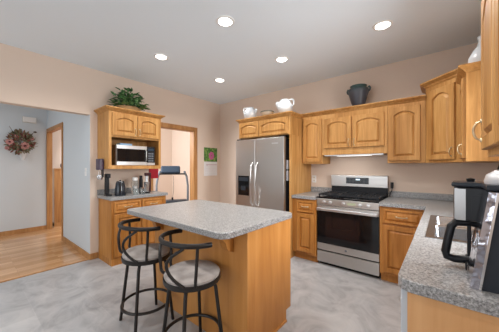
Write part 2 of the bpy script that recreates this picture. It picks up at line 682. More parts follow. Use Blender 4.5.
def upper(label, x0, x1, z0, doors, crown=(0, 0), crownfront=0.05, z1=CT):
    t = thing('upper_cabinet', label, 'cabinet', (x0, UF, z0))
    w, h = x1 - x0, z1 - z0
    obj('body', bx(0, w, 0, UD - .002, 0, h, bev=.002), OAK, t)
    obj('crown', crown_rect(w, UD - .002, h, 0.055, crown[0], crown[1], 0.05, crownfront), OAK, t)
    for d in doors:
        add_door(t, *d[:4], OAK, arch=d[4], handle=d[5])
    return t


upper('narrow single-door oak upper cabinet between the fridge panel and the range hood', -1.692, -1.374, 1.365,
      [(0.012, 0.308, 0.03, 0.665, 0.04, None)])
t = upper('short two-door oak upper cabinet over the range and hood', -1.372, -0.537, 1.49,
          [(0.030, 0.405, 0.095, 0.52, 0.04, (-0.028, 0.07)), (0.422, 0.805, 0.095, 0.52, 0.04, (0.028, 0.07))])
upper('single-door oak upper cabinet right of the hood, left of the diagonal corner cabinet', -0.535, -0.152, 1.365,
      [(0.018, 0.335, 0.03, 0.675, 0.045, None)])

# diagonal corner cabinet, taller
t = thing('corner_upper_cabinet', 'taller diagonal corner oak upper cabinet with a raised crown', 'cabinet', (-0.15, 3.37, 1.365))
DXL, DYL, DXR, DYR = -0.15, 3.37, 0.145, 3.075


def loc2(p):
    return [(x + 0.15, y - 3.37) for x, y in p]


hd = 2.21 - 1.365
obj('body', prism(BM(), loc2([(DXL, YB - .002), (DXL, DYL), (DXR, DYR), (XC - .002, DYR), (XC - .002, YB - .002)]), 0, hd), OAK, t)


def diag(k):
    o = 0.055 * k
    q = o * 0.4142
    return loc2([(DXL - o, YB - .002), (DXL - o, DYL - q), (DXR - q, DYR - o), (XC - .002, DYR - o), (XC - .002, YB - .002)])


obj('crown', crown_bm(diag(.02), diag(.3), diag(1), hd, 0.06), OAK, t)
dl = math.hypot(DXR - DXL, DYR - DYL)
d = obj('door', door_bm(0.31, 0.765, 0.05, stile=0.055), OAK, t, loc=(0.045 * .7071, -0.045 * .7071, 0.03), rz=R(-45))
obj('handle', pull_bm(0.085), BRASS, d, loc=(0.285, -0.024, 0.075), smooth=True)

# uppers on the right wall: one between corner and window, one at the picture's right edge
CF = 0.145


def upper_right(label, y_far, y_near, doors, crown, z0=1.362, CF=CF):
    w = y_far - y_near
    t = thing('upper_cabinet', label, 'cabinet', (CF, y_far, z0), R(-90))
    h = CT - z0
    dep = XC - CF - .002
    obj('body', bx(0, w, 0, dep, 0, h, bev=.002), OAK, t)
    obj('crown', crown_rect(w, dep, h, 0.055, crown[0], crown[1], 0.05), OAK, t)
    for dd in doors:
        add_door(t, *dd[:4], OAK, arch=dd[4], handle=dd[5])
    return t


upper_right('oak upper cabinet left of the sink window, its plain end panel showing', 3.01, 2.585,
            [(0.03, 0.395, 0.03, 0.69, 0.05, (-0.028, 0.075))], (0, 1))
upper_right('nearest oak upper cabinet at the right edge of the view, door handle in profile', 1.50, 0.72,
            [(0.02, 0.385, 0.03, 0.69, 0.05, (0.028, 0.085)), (0.395, 0.76, 0.03, 0.69, 0.05, None)], (1, 0), CF=0.156)

# fridge surround: side panel + cabinet
t = thing('fridge_cabinet', 'oak cabinet with two arched doors over the fridge and a full-height side panel', 'cabinet', (-2.672, 2.99, 0))
FD = YB - 2.99 - .002
obj('body', bx(0, 0.978, 0, FD, 1.79, 2.055, bev=.002), OAK, t)
obj('side_panel', bx(0.966, 0.978, -.002, FD, 0, 1.79), OAK, t)
obj('side_panel', bx(-.014, -.002, 0.25, FD, 0, 1.79), OAK, t)
def fcrown(k):
    o = 0.045 * k
    return [(-o, -o), (0.978 + o, -o), (0.978 + o, 0.315), (0.978, 0.315), (0.978, FD), (-o, FD)]


obj('crown', crown_bm(fcrown(.02), fcrown(.3), fcrown(1), 2.055, 0.055), OAK, t)
add_door(t, 0.015, 0.418, 1.80, 2.045, OAK, 0.038, None, stile=.042)
add_door(t, 0.426, 0.945, 1.80, 2.045, OAK, 0.042, None, stile=.042)

# ================================================================== BASE CABINETS
BF = 3.055


def base_B(label, x0, x1, drawer, door):
    t = thing('base_cabinet', label, 'cabinet', (x0, BF, 0))
    w = x1 - x0
    bm = bx(0, w, 0, YB - BF - .002, 0.10, 0.87, bev=.002)
    obj('body', bm, OAK_B, t)
    obj('toe_kick', bx(0.002, w - .002, 0.06, 0.08, 0, 0.10), OAK_B, t)
    add_drawer(t, *drawer, OAK_B)
    add_door(t, *door, OAK_B, arch=0)
    return t


base_B('oak base cabinet with one drawer and door between the fridge panel and the range', -1.690, -1.334,
       (0.075, 0.335, 0.685, 0.845), (0.075, 0.335, 0.13, 0.665))
base_B('oak base cabinet with one drawer and door right of the range, in the corner', -0.562, -0.098,
       (0.03, 0.40, 0.685, 0.845), (0.03, 0.40, 0.13, 0.665))

# right-wall run
RF = -0.098
t = thing('sink_base_cabinet', 'oak sink base cabinet under the double sink, facing the range side', 'cabinet', (RF, 3.05, 0), R(-90))
bm = bx(0, 0.35, 0, XC - RF - .002, 0.10, 0.87)
box(bm, 0.35, 1.42, 0, XC - RF - .002, 0.10, 0.66)
box(bm, 0.35, 1.42, 0, 0.02, 0.66, 0.87)
obj('body', bm, OAK_B, t)
obj('toe_kick', bx(0, 1.42, 0.06, 0.08, 0, 0.10), OAK_B, t)
for a in (0.54, 0.98):
    add_door(t, a, a + .42, 0.13, 0.665, OAK_B, 0)
t = thing('dishwasher', 'grey dishwasher, its door edge showing beside the amber wood end panel', 'dishwasher', (RF + .002, 1.625, 0), R(-90))
obj('tub', bx(0, 0.60, 0.002, 0.50, 0.10, 0.868), BLACK, t)
obj('door', bx(0, 0.60, -.024, 0.0, 0.10, 0.868, bev=.004), mat('light_grey_enamel', (0.50, 0.53, 0.57), 0.35), t)
obj('handle', bx(0.08, 0.52, -.038, -.024, 0.78, 0.80, bev=.004), STEEL, t)
obj('toe_kick', bx(0, 0.60, 0.05, 0.07, 0, 0.10), BLACK, t)
t = thing('end_panel', 'plain amber wood end panel under the near end of the grey counter', 'panel', (RF, 1.022, 0))
obj('panel', bx(0, XC - RF - .002, -0.014, 0, 0, 0.87, bev=.001), wood('maple_veneer', (0.50, 0.25, 0.10), (0.60, 0.32, 0.135), (0.66, 0.37, 0.17), rough=0.4, scale=(14, 14, 1.2)), t)

# ================================================================== COUNTERTOPS
CZ0, CZ1 = 0.872, 0.914
CE = -0.131
t = thing('countertop', 'L-shaped speckled grey countertop around the sink and the corner', 'countertop', (0, 0, CZ0))
th = CZ1 - CZ0
bm = BM()
X1 = XC - .002
rad = 0.055
corner = [(CE + rad - rad * math.cos(a), 1.0 + rad - rad * math.sin(a)) for a in [R(90) * i / 8 for i in range(9)]]
SX0, SX1, SY0, SY1 = -0.060, 0.345, 1.70, 2.46
prism(bm, [(CE, SY0)] + corner + [(X1, 1.0), (X1, SY0)], 0, th, bev=.004)
prism(bm, [(CE, SY0), (SX0, SY0), (SX0, SY1), (CE, SY1)], 0, th)
prism(bm, [(SX1, SY0), (X1, SY0), (X1, SY1), (SX1, SY1)], 0, th)
prism(bm, [(CE, SY1), (X1, SY1), (X1, YB - .002), (-0.563, YB - .002), (-0.563, 3.02), (CE, 3.02)], 0, th, bev=.002)
obj('worktop', bm, GRAN, t)
bm = bx(-0.563, X1 - .021, YB - .022, YB - .002, th, th + .078, bev=.003)
tag(obj('backsplash', bm, GRAN, None, loc=(0, 0, CZ0 + .0005)), 'long low grey backsplash along the back wall right of the range', 'backsplash')
t = thing('countertop', 'short speckled grey countertop between the fridge panel and the range', 'countertop', (-1.690, 3.02, CZ0))
obj('worktop', bx(0, 0.356, 0, YB - 3.02 - .002, 0, th, bev=.004), GRAN, t)
tag(obj('backsplash', bx(0, 0.356, YB - 3.02 - .022, YB - 3.02 - .002, th, th + .078, bev=.003), GRAN, None, loc=(-1.690, 3.02, CZ0 + .0005)), 'short low grey backsplash between the fridge panel and the range', 'backsplash')

# sink
t = thing('sink', 'double-bowl stainless sink set in the grey counter', 'sink', (SX0, SY0, CZ1))
sw, sl = SX1 - SX0, SY1 - SY0
bm = BM()
e = 0.018


def bowl(bm, x0, x1, y0, y1, d, rr=0.05):
    def rrect(x0, x1, y0, y1, r, z, n=5):
        out = []
        for cx, cy, a0 in ((x1 - r, y1 - r, 0), (x0 + r, y1 - r, 90), (x0 + r, y0 + r, 180), (x1 - r, y0 + r, 270)):
            for i in range(n + 1):
                a = R(a0 + 90 * i / n)
                out.append(bm.verts.new((cx + r * math.cos(a), cy + r * math.sin(a), z)))
        return out
    rs = [rrect(x0, x1, y0, y1, rr, 0.003), rrect(x0 + .004, x1 - .004, y0 + .004, y1 - .004, rr, -0.004),
          rrect(x0 + .012, x1 - .012, y0 + .012, y1 - .012, rr, -d + .03), rrect(x0 + .04, x1 - .04, y0 + .04, y1 - .04, rr * .6, -d)]
    n = len(rs[0])
    for a, c in zip(rs, rs[1:]):
        for i in range(n):
            f = bm.faces.new((a[i], a[(i + 1) % n], c[(i + 1) % n], c[i]))
            f.smooth = True
    bm.faces.new(rs[-1])
    return [v for v in rs[0]]


b1 = bm
g = 0.022
mid = sl / 2
box(bm, -e, g, -e, sl + e, 0.0005, 0.0035)
box(bm, sw - g, sw + e, -e, sl + e, 0.0005, 0.0035)
box(bm, g, sw - g, -e, g, 0.0005, 0.0035)
box(bm, g, sw - g, sl - g, sl + e, 0.0005, 0.0035)
box(bm, g, sw - g, mid - .014, mid + .014, 0.0005, 0.0035)
obj('rim', bm, SINKST, t)
for y0, y1 in ((g, mid - .014), (mid + .014, sl - g)):
    bm = BM()
    bowl(bm, g, sw - g, y0, y1, 0.17, 0.012)
    o = obj('bowl', bm, SINKST, t)
    lb = obj('drain', lathe(BM(), [(0.04, 0), (0.035, 0.002), (0.012, 0.001)], 20), CHROME, o, loc=(sw / 2, (y0 + y1) / 2, -0.1695))

# ================================================================== COFFEE STATION (left wall)
t = thing('base_cabinet', 'oak base cabinet under the coffee counter on the left wall', 'cabinet', (-3.385, 1.257, 0), R(90))
w = 0.79
obj('body', bx(0, w, 0, 0.465, 0.085, 0.87, bev=.002), OAK_B, t)
obj('plinth', bx(0.0, w, 0.0, 0.465, 0, 0.085), OAK_B, t)
for a in (0.03, 0.405):
    add_drawer(t, a, a + .355, 0.70, 0.845, OAK_B)
    add_door(t, a, a + .355, 0.115, 0.68, OAK_B, 0)
t = thing('countertop', 'small speckled grey countertop of the coffee station under the hutch', 'countertop', (-3.355, 1.238, CZ0), R(90))
obj('worktop', bx(0, 0.83, 0, 0.498, 0, th, bev=.005), GRAN, t)
tag(obj('backsplash', bx(0, 0.76, 0.480, 0.497, th, th + .075, bev=.003), GRAN, None, loc=(-3.355, 1.238, CZ0 + .0005), rz=R(90)), 'low grey backsplash behind the coffee counter under the hutch', 'backsplash')

# hutch with microwave niche
t = thing('microwave_hutch', 'wall-hung oak hutch with two arched doors above an open microwave niche', 'cabinet', (-3.47, 1.25, 1.29), R(90))
w, dp = 0.755, 0.398
h = 2.075 - 1.29
bm = bx(0, 0.02, 0, dp, 0, h)
box(bm, w - .02, w, 0, dp, 0, h)
box(bm, .02, w - .02, dp - .012, dp, 0, h)
box(bm, .02, w - .02, 0, dp - .012, 0, 0.05)
box(bm, .02, w - .02, 0, dp - .012, 0.44, h)
box(bm, 0.0, 0.035, -.012, 0, 0, h)
box(bm, w - .035, w, -.012, 0, 0, h)
box(bm, .035, w - .035, -.012, 0, 0, 0.05)
box(bm, .035, w - .035, -.012, 0, 0.435, h)
obj('body', bm, OAK, t)
obj('crown', crown_rect(w, dp, h, 0.055, 1, 1, 0.05, 0.062), OAK, t)
add_door(t, 0.04, 0.373, 0.46, 0.765, OAK, 0.035, (-0.028, 0.07), y=-.012)
add_door(t, 0.381, 0.714, 0.46, 0.765, OAK, 0.035, (0.028, 0.07), y=-.012)

t = thing('microwave', 'stainless and black microwave in the open niche of the hutch', 'microwave', (-3.475, 1.35, 1.3405), R(90))
obj('body', bx(0, 0.56, 0.02, 0.36, 0, 0.285, bev=.004), STEEL, t)
d = obj('door', bx(0.002, 0.43, -.012, 0.019, 0.002, 0.283, bev=.003), STEEL_L, t)
obj('window', bx(0.006, 0.428, -.0145, -.012, 0.052, 0.235), BLKGL, d)
obj('handle', tube(BM(), [(0.41, -.014, 0.06), (0.41, -.037, 0.075), (0.41, -.037, 0.215), (0.41, -.014, 0.23)], 0.007, 8), STEEL_L, d)
c = obj('control_panel', bx(0.432, 0.558, -.010, 0.019, 0.002, 0.283, bev=.003), BLACK, t)
obj('display', bx(0.45, 0.54, -.0115, -.010, 0.225, 0.255), BLUEP, c)
for i in range(3):
    for j in range(4):
        obj('button', bx(0.455 + i * .029, 0.475 + i * .029, -.0120, -.010, 0.06 + j * .036, 0.082 + j * .036), GREYP, c)
obj('trim', bx(0.432, 0.558, -.0125, -.0102, 0.006, 0.042), STEEL_L, c)
tag(obj('box', bx(0, 0.17, 0, 0.12, 0, 0.03, bev=.002), BLUEC, None, loc=(-3.53, 1.42, 1.6262), rz=R(90)),
    'flat blue and white carton lying on top of the microwave', 'box')

# ================================================================== ISLAND
t = thing('kitchen_island', 'oak kitchen island with a plain end panel and an overhanging grey top', 'island', (-2.25, 1.24, 0))
w, dpt = 1.217, 0.59
obj('body', bx(0, w - .012, 0.006, dpt, 0.10, 0.872), PANEL, t)
obj('front_panel', bx(0, w - .012, 0, 0.006, 0, 0.872), PANEL, t)
bm = prism(BM(), [(0, 0), (dpt - .075, 0), (dpt - .075, 0.10), (dpt, 0.10), (dpt, 0.872), (0, 0.872)], 0, 0.012)
bmesh.ops.transform(bm, matrix=Matrix(((0, 0, 1, w - .012), (1, 0, 0, 0), (0, 1, 0, 0), (0, 0, 0, 1))), verts=bm.verts[:])
obj('end_panel', bm, PANEL, t)
obj('toe_kick', bx(0.0, w - .014, dpt - .09, dpt - .075, 0, 0.10), PANEL, t)
obj('base_shoe', bx(w, w + .008, 0.0, dpt - .075, 0, 0.018), PANEL, t)
for a in (0.04, 0.62):
    add = obj('door', door_bm(0.53, 0.70, 0), OAK_B, t, loc=(a + .53, dpt, 0.14), rz=PI)
bm = BM()
ang = [R(90) * i / 8 for i in range(9)]


def rpoly(x0, x1, y0, y1, r):
    P = []
    for cx, cy, a0 in ((x1 - r, y1 - r, 0), (x0 + r, y1 - r, 90), (x0 + r, y0 + r, 180), (x1 - r, y0 + r, 270)):
        for i in range(7):
            a = R(a0 + 90 * i / 6)
            P.append((cx + r * math.cos(a), cy + r * math.sin(a)))
    return P


bm = prism(BM(), rpoly(-2.36 + 2.25, -1.012 + 2.25, 0.990 - 1.24, 1.872 - 1.24, 0.075), CZ0 + .0005, CZ1, bev=.005)
obj('countertop', bm, GRAN, t)
# corbels: profile in (y, z), thickness in x
prof = [(0, 0), (-0.15, 0), (-0.15, -0.03), (-0.135, -0.045), (-0.11, -0.055), (-0.085, -0.08), (-0.07, -0.12), (-0.055, -0.145), (-0.03, -0.155), (-0.012, -0.16), (0, -0.17)]
for x in (0.10, 1.03):
    bm = prism(BM(), [(y, z) for y, z in prof], 0, 0.06)
    bmesh.ops.transform(bm, matrix=Matrix(((0, 0, 1, x), (1, 0, 0, 0), (0, 1, 0, 0.872), (0, 0, 0, 1))), verts=bm.verts[:])
    obj('corbel', bm, OAK_B, t)


# ================================================================== BAR STOOLS
def make_stool(label, loc, rz):
    t = thing('bar_stool', label, 'stool', (*loc, 0), rz, 'swivel bar stools at the island')
    SH = 0.607
    obj('seat', lathe(BM(), [(0.0, SH - .045), (0.170, SH - .045), (0.186, SH - .035), (0.190, SH - .018), (0.178, SH - .005), (0.15, SH + .001), (0.0, SH + .004)], 40, cap=False), SEATF, t, smooth=True)
    bm = BM()
    lathe(bm, [(0.175, SH - .070), (0.193, SH - .066), (0.196, SH - .05), (0.195, SH - .034), (0.184, SH - .034), (0.175, SH - .046)], 40, cap=False)
    lathe(bm, [(0.0, SH - .066), (0.1, SH - .066), (0.1, SH - .047), (0.0, SH - .047)], 20, cap=False)
    obj('seat_frame', bm, DMETAL, t, smooth=True)
    for a in (45, 135, 225, 315):
        ca, sa = math.cos(R(a)), math.sin(R(a))
        obj('leg', tube(BM(), [(ca * .10, sa * .10, SH - .058), (ca * .145, sa * .145, SH - .075), (ca * .162, sa * .162, SH - .12), (ca * .222, sa * .222, 0.008), (ca * .223, sa * .223, 0.0)], 0.0125, 10), DMETAL, t, smooth=True)
    obj('foot_ring', tube(BM(), [(0.193 * math.cos(2 * PI * i / 40), 0.193 * math.sin(2 * PI * i / 40), 0.165) for i in range(40)], 0.0115, 8, closed=True), DMETAL, t, smooth=True)
    RZ = 0.825
    pts = [(x, y, RZ + 0.012 * math.sin(PI * i / 28)) for i, (x, y, _) in enumerate(arc((0, -0.0), 0.218, 0.208, R(3), R(-188), 28))]
    obj('back_rail', tube(BM(), pts, 0.0165, 10, flat=(0.8, 1.0)), DMETAL, t, smooth=True)

    def post(a, a2):
        p0 = Vector((0.186 * math.cos(R(a)), 0.186 * math.sin(R(a)), SH - .045))
        p1 = Vector((0.215 * math.cos(R(a2)), 0.205 * math.sin(R(a2)), RZ - .008))
        o = Vector((p0.x, p0.y, 0)).normalized()
        return [p0, p0 + o * .016 + Vector((0, 0, .05)), (p0 * .55 + p1 * .45), p1]
    obj('back_post', tube(BM(), post(-24, -22), 0.0105, 8), DMETAL, t, smooth=True)
    obj('back_post', tube(BM(), post(202, 200), 0.0105, 8), DMETAL, t, smooth=True)
    for s in (1, -1):
        q = []
        for i in range(11):
            u = i / 10
            a = R(-90 + s * (46 - 34 * math.sin(PI * u)))
            rr = 0.19 + 0.02 * u + .012 * math.sin(PI * u)
            q.append((rr * math.cos(a), rr * math.sin(a), SH - .04 + (RZ - SH + .032) * u))
        obj('back_slat', tube(BM(), q, 0.0105, 8), DMETAL, t, smooth=True)
    return t


make_stool('bar stool farther left, partly behind the other, near the coffee station', (-1.975, 1.015), R(-4))
make_stool('front bar stool nearest the camera, at the near corner of the island', (-1.35, 1.022), R(-8))

# ================================================================== FRIDGE
t = thing('refrigerator', 'side-by-side stainless refrigerator with an ice dispenser', 'refrigerator', (-2.672, 2.90, 0))
w = 0.930
fb = obj('body', bx(0.01, w - .008, 0.058, 0.755, 0.02, 1.735), BLACK, t)
obj('grille', bx(0.02, w - .02, 0.03, 0.057, 0.015, 0.10), BLACK, t)
xs = 0.405
d1 = obj('freezer_door', bx(0, xs - .003, 0, 0.055, 0.105, 1.755, bev=.008), STEEL, t)
d2 = obj('fridge_door', bx(xs + .003, w, 0, 0.055, 0.105, 1.755, bev=.008), STEEL, t)
for d, x in ((d1, xs - .045), (d2, xs + .05)):
    obj('handle', tube(BM(), [(x, -.002, 0.72), (x, -.045, 0.76), (x, -.058, 1.05), (x, -.045, 1.34), (x, -.002, 1.38)], 0.014, 10, flat=(1, .8)), STEEL_L, d, smooth=True)
p = obj('dispenser', bx(0.06, 0.29, -.006, -.0005, 0.86, 1.175, bev=.002), BLKGL, d1)
obj('paddle', bx(0.13, 0.22, -.012, -.006, 0.94, 1.01, bev=.003), NAVY, p)
obj('control_strip', bx(0.08, 0.27, -.009, -.006, 1.09, 1.15), NAVY, p)
obj('badge', bx(0.72, 0.83, -.0022, -.0002, 1.655, 1.675), STEEL_L, d2)
obj('hinge_cover', bx(0.0, 0.10, 0.03, 0.10, 1.756, 1.775, bev=.003), BLACK, t)
obj('hinge_cover', bx(w - .10, w, 0.03, 0.10, 1.756, 1.775, bev=.003), BLACK, t)
bm = bx(0, 0.0015, 0, 0.085, 0, 0.145)
tag(obj('note', bm, mat('note_paper', (0.75, 0.77, 0.85), 0.7), None, loc=(-1.7498, 2.985, 1.12)), 'lower white paper note held on the fridge side next to the oak panel', 'note')
tag(obj('note', bx(0, 0.0015, 0, 0.085, 0, 0.13), bpy.data.materials['note_paper'], None, loc=(-1.7498, 2.985, 1.285)), 'upper white paper note held on the fridge side next to the oak panel', 'note')

# ================================================================== RANGE
t = thing('gas_range', 'freestanding stainless gas range with black oven window', 'stove', (-1.330, 3.075, 0))
w = 0.764
obj('body', bx(0.002, w - .002, 0.03, 0.61, 0.04, 0.905), BLACK, t)
obj('drawer', bx(0.004, w - .004, 0.0, 0.03, 0.045, 0.192, bev=.004), STEEL, t)
d = obj('oven_door', bx(0.004, w - .004, 0.0, 0.03, 0.208, 0.80, bev=.004), STEEL, t)
obj('oven_window', bx(0.006, w - .006, -.004, 0.002, 0.300, 0.735), BLKGL, d)
obj('inner_window', bx(0.12, w - .22, -.0050, -.004, 0.37, 0.66), mat('oven_window_dark', (0.016, 0.010, 0.010), 0.05), d)
obj('handle', bx(0.015, w - .015, -.050, -.028, 0.738, 0.775, bev=.008), STEEL_L, d)
for x in (0.03, w - .06):
    obj('handle_bracket', bx(x, x + .03, -.030, 0.0, 0.745, 0.768), STEEL_L, d)
b_ = obj('badge', lathe(BM(), [(0.014, 0), (0.013, 0.003), (0.0, 0.003)], 20, cap=False), GREYP, d, loc=(w / 2, -0.0, 0.255), rot=(R(90), 0, 0))
c = obj('control_panel', bx(0.002, w - .002, -.012, 0.03, 0.808, 0.895, bev=.005), STEEL, t)
for i, x in enumerate((0.105, 0.185, 0.355, 0.555, 0.645)):
    k = obj('knob', lathe(BM(), [(0.023, 0), (0.021, 0.012), (0.018, 0.024), (0.0, 0.026)], 20, cap=False), STEEL_L, c, loc=(x, -.012, 0.852), rot=(R(90), 0, 0), smooth=True)
obj('label_strip', bx(0.405, 0.50, -.0135, -.012, 0.838, 0.868), LCD, c)
obj('cooktop', bx(-.002, w + .002, -.014, 0.56, 0.897, 0.918, bev=.005), BLKGL, t)
for gx in (0.015, 0.262, 0.509):
    bm = BM()
    gw = 0.24
    for y in (0.03, 0.285, 0.53):
        box(bm, gx, gx + gw, y - .008, y + .008, 0.938, 0.954)
    for x in (gx + .006, gx + gw / 2, gx + gw - .006):
        box(bm, x - .007, x + .007, 0.03, 0.53, 0.938, 0.954)
    for y in (0.155, 0.41):
        box(bm, gx + .03, gx + gw - .03, y - .006, y + .006, 0.939, 0.955)
    for x in (gx + .01, gx + gw - .01):
        for y in (0.035, 0.525):
            box(bm, x - .008, x + .008, y - .008, y + .008, 0.917, 0.94)
    obj('grate', bm, IRON, t)
for x, y in ((0.135, 0.155), (0.135, 0.41), (0.382, 0.285), (0.629, 0.155), (0.629, 0.41)):
    obj('burner', lathe(BM(), [(0.045, 0.917), (0.045, 0.926), (0.032, 0.929), (0.030, 0.934), (0.0, 0.935)], 20, cap=False, c=(0, 0, 0)), IRON, t, loc=(x, y, 0), smooth=True)
bgd = obj('backguard', bx(0, w, 0.53, 0.608, 1.03, 1.195, bev=.006), STEEL, t)
obj('vent_panel', bx(0.004, w - .004, 0.545, 0.608, 0.905, 1.03), BLACK, t)
dd = obj('display', bx(0.225, 0.53, 0.527, 0.5315, 1.075, 1.165), BLKGL, bgd)
obj('clock', bx(0.36, 0.415, 0.5262, 0.527, 1.128, 1.145), DISP, dd)
for i in range(6):
    for j in range(2):
        if i in (2, 3) and j:
            continue
        obj('button', bx(0.24 + i * .048, 0.265 + i * .048, 0.5260, 0.527, 1.09 + j * .035, 1.105 + j * .035), NAVY, dd)
obj('foot', bx(0.02, w - .02, 0.06, 0.58, 0.0, 0.04), BLACK, t)

# hood under the short cabinet
t = thing('range_hood', 'slim steel range hood with a lamp under the short cabinet', 'hood', (-1.345, 3.376, 1.49))
bm = BM()
hw = 0.764
bm = prism(BM(), [(0, 0), (hw, 0), (hw, 0.312), (0, 0.312)], -0.016, -0.001, bev=.003)
obj('body', bm, STEEL_L, t)
obj('lamp_lens', bx(0.16, 0.60, 0.06, 0.16, -0.0185, -0.0155), HOODL, t)
area('range_hood_lamp', (-0.963, 3.49, 1.466), (-0.963, 3.53, 0.9), 0.46, 0.10, 0.3, (1, 0.95, 0.90))

# outlets, cord, switch
for lab, x, z, nm in (('white wall outlet above the short counter left of the range', -1.64, 1.12, 'o'),
                      ('white wall outlet right of the range with a black plug in it', -0.525, 1.075, 'p')):
    t = thing('wall_outlet', lab, 'outlet', (x, YB, z), group='wall outlets')
    obj('plate', bx(-.036, .036, -.006, -.0005, -.058, .058, bev=.002), WHITE if nm == 'o' else mat('peach_outlet_plate', (0.66, 0.53, 0.45), 0.5), t)
    for s in (-.024, .024):
        obj('socket', bx(-.015, .015, -.008, -.006, s - .013, s + .013, bev=.002), CREAM, t)
t = thing('power_cord', 'black plug and power cord running from the outlet down behind the range', 'cord', (-0.525, YB - .008, 1.06))
obj('plug', bx(-.015, .015, -.045, -.001, -.03, .05, bev=.006), BLACK, t)
obj('cord', tube(BM(), [(0, -.03, -.03), (-.002, -.035, -.06), (-.015, -.035, -.085), (-.024, -.03, -.10), (-.028, -.02, -.135)], 0.005, 8), BLACK, t, smooth=True)
t = thing('light_switch', 'white light switch plate on the pale blue foyer wall', 'switch', (-4.05, 1.16, 1.244))
obj('plate', bx(-.035, .035, -.006, -.0005, -.058, .058, bev=.002), WHITE, t)
obj('toggle', bx(-.005, .005, -.016, -.006, -.012, .012, bev=.002), WHITE, t)

# ================================================================== ON TOP OF THE CABINETS
FT = 2.055 + .055


def pitcher(label, x, y, z, s, rz):
    t = thing('pitcher', label, 'pitcher', (x, y, z), rz, 'white ceramic pitchers on the cabinets')
    prof = [(0.0, 0.0), (0.060, 0.0), (0.066, 0.008), (0.096, 0.040), (0.112, 0.085), (0.108, 0.130), (0.088, 0.168), (0.070, 0.186), (0.072, 0.203), (0.064, 0.202), (0.06, 0.186), (0.0, 0.16)]
    obj('body', lathe(BM(), [(r * s, q * s) for r, q in prof], 28, cap=False), CERAM, t, smooth=True)
    obj('handle', tube(BM(), [Vector(p) * s for p in ((0.060, 0, 0.195), (0.095, 0, 0.212), (0.122, 0, 0.20), (0.132, 0, 0.165), (0.122, 0, 0.13), (0.105, 0, 0.115))], 0.011 * s, 10), CERAM, t, smooth=True)
    obj('spout', tube(BM(), [Vector(p) * s for p in ((-0.085, 0, 0.12), (-0.105, 0, 0.145), (-0.112, 0, 0.165), (-0.112, 0, 0.180))], [0.036 * s, 0.030 * s, 0.026 * s, 0.020 * s], 12), CERAM, t, smooth=True)
    return t


pitcher('white ceramic pitcher at the left end on top of the fridge cabinet', -2.50, 3.07, FT, 0.95, R(195))
pitcher('white ceramic pitcher at the right end on top of the fridge cabinet', -1.83, 3.07, FT, 1.02, R(25))
t = thing('serving_dish', 'low cream footed dish between the two white pitchers over the fridge', 'dish', (-2.15, 3.07, FT))
obj('bowl', lathe(BM(), [(0.0, 0), (0.06, 0), (0.05, 0.018), (0.075, 0.035), (0.105, 0.07), (0.108, 0.078), (0.10, 0.075), (0.07, 0.045), (0, 0.04)], 28, cap=False), CREAM, t, smooth=True)
obj('rim_band', lathe(BM(), [(0.1065, 0.066), (0.1095, 0.074), (0.108, 0.079), (0.10, 0.077)], 28, cap=False), mat('dark_green_glaze', (0.05, 0.07, 0.05), 0.4), t, smooth=True)
# white jug on the cabinet beside the sink window
t = thing('jug', 'white ceramic jug atop the right-wall cabinet, cut off by the nearest cabinet', 'jug', (0.283, 2.74, CT + .055))
obj('body', lathe(BM(), [(0.0, 0), (0.085, 0), (0.10, 0.015), (0.118, 0.06), (0.115, 0.10), (0.09, 0.15), (0.062, 0.19), (0.052, 0.23), (0.06, 0.262), (0.052, 0.26), (0.045, 0.23), (0.0, 0.2)], 28, cap=False), CERAM, t, smooth=True)
obj('handle', tube(BM(), [(0.05, 0, 0.245), (0.10, 0, 0.25), (0.125, 0, 0.21), (0.105, 0, 0.14)], 0.012, 10), CERAM, t, smooth=True)
# dark urn over the hood
t = thing('urn', 'dark slate two-handled urn with a green rim on the cabinet over the range', 'urn', (-0.905, 3.49, CT + .055))
US = 0.9
obj('body', lathe(BM(), [(r * US, q * US) for r, q in [(0.0, 0), (0.076, 0), (0.08, 0.01), (0.10, 0.07), (0.122, 0.15), (0.142, 0.225), (0.150, 0.262), (0.140, 0.285), (0.116, 0.297), (0.112, 0.31), (0.120, 0.335), (0.113, 0.337), (0.104, 0.31), (0.104, 0.285), (0.0, 0.26)]], 36, cap=False), POTM, t, smooth=True)
for s, a in ((1, 0), (-1, 0)):
    obj('handle', tube(BM(), [(s * .143 * US, 0, 0.235 * US), (s * .160 * US, 0, 0.25 * US), (s * .166 * US, 0, 0.278 * US), (s * .156 * US, 0, 0.303 * US), (s * .132 * US, 0, 0.297 * US)], 0.0115, 10), POTM, t, smooth=True)


# plant on the hutch
def leaf(bm, p, d, up, L_, w):
    d = d.normalized()
    s = d.cross(up)
    if s.length < 1e-3:
        s = Vector((1, 0, 0))
    s.normalize()
    nrm = s.cross(d)
    a = [p, p + d * L_ * .35 + s * w * .5 + nrm * .004, p + d * L_ * .75 + s * w * .33 - nrm * .004, p + d * L_ - nrm * .015,
         p + d * L_ * .75 - s * w * .33 - nrm * .004, p + d * L_ * .35 - s * w * .5 + nrm * .004]
    m1, m2 = p + d * L_ * .35 - nrm * .006, p + d * L_ * .75 - nrm * .012
    V = [bm.verts.new(v) for v in a + [m1, m2]]
    for q in ((0, 1, 6), (1, 2, 7, 6), (2, 3, 7), (3, 4, 7), (4, 5, 6, 7), (5, 0, 6)):
        f = bm.faces.new([V[i] for i in q])
        f.smooth = True


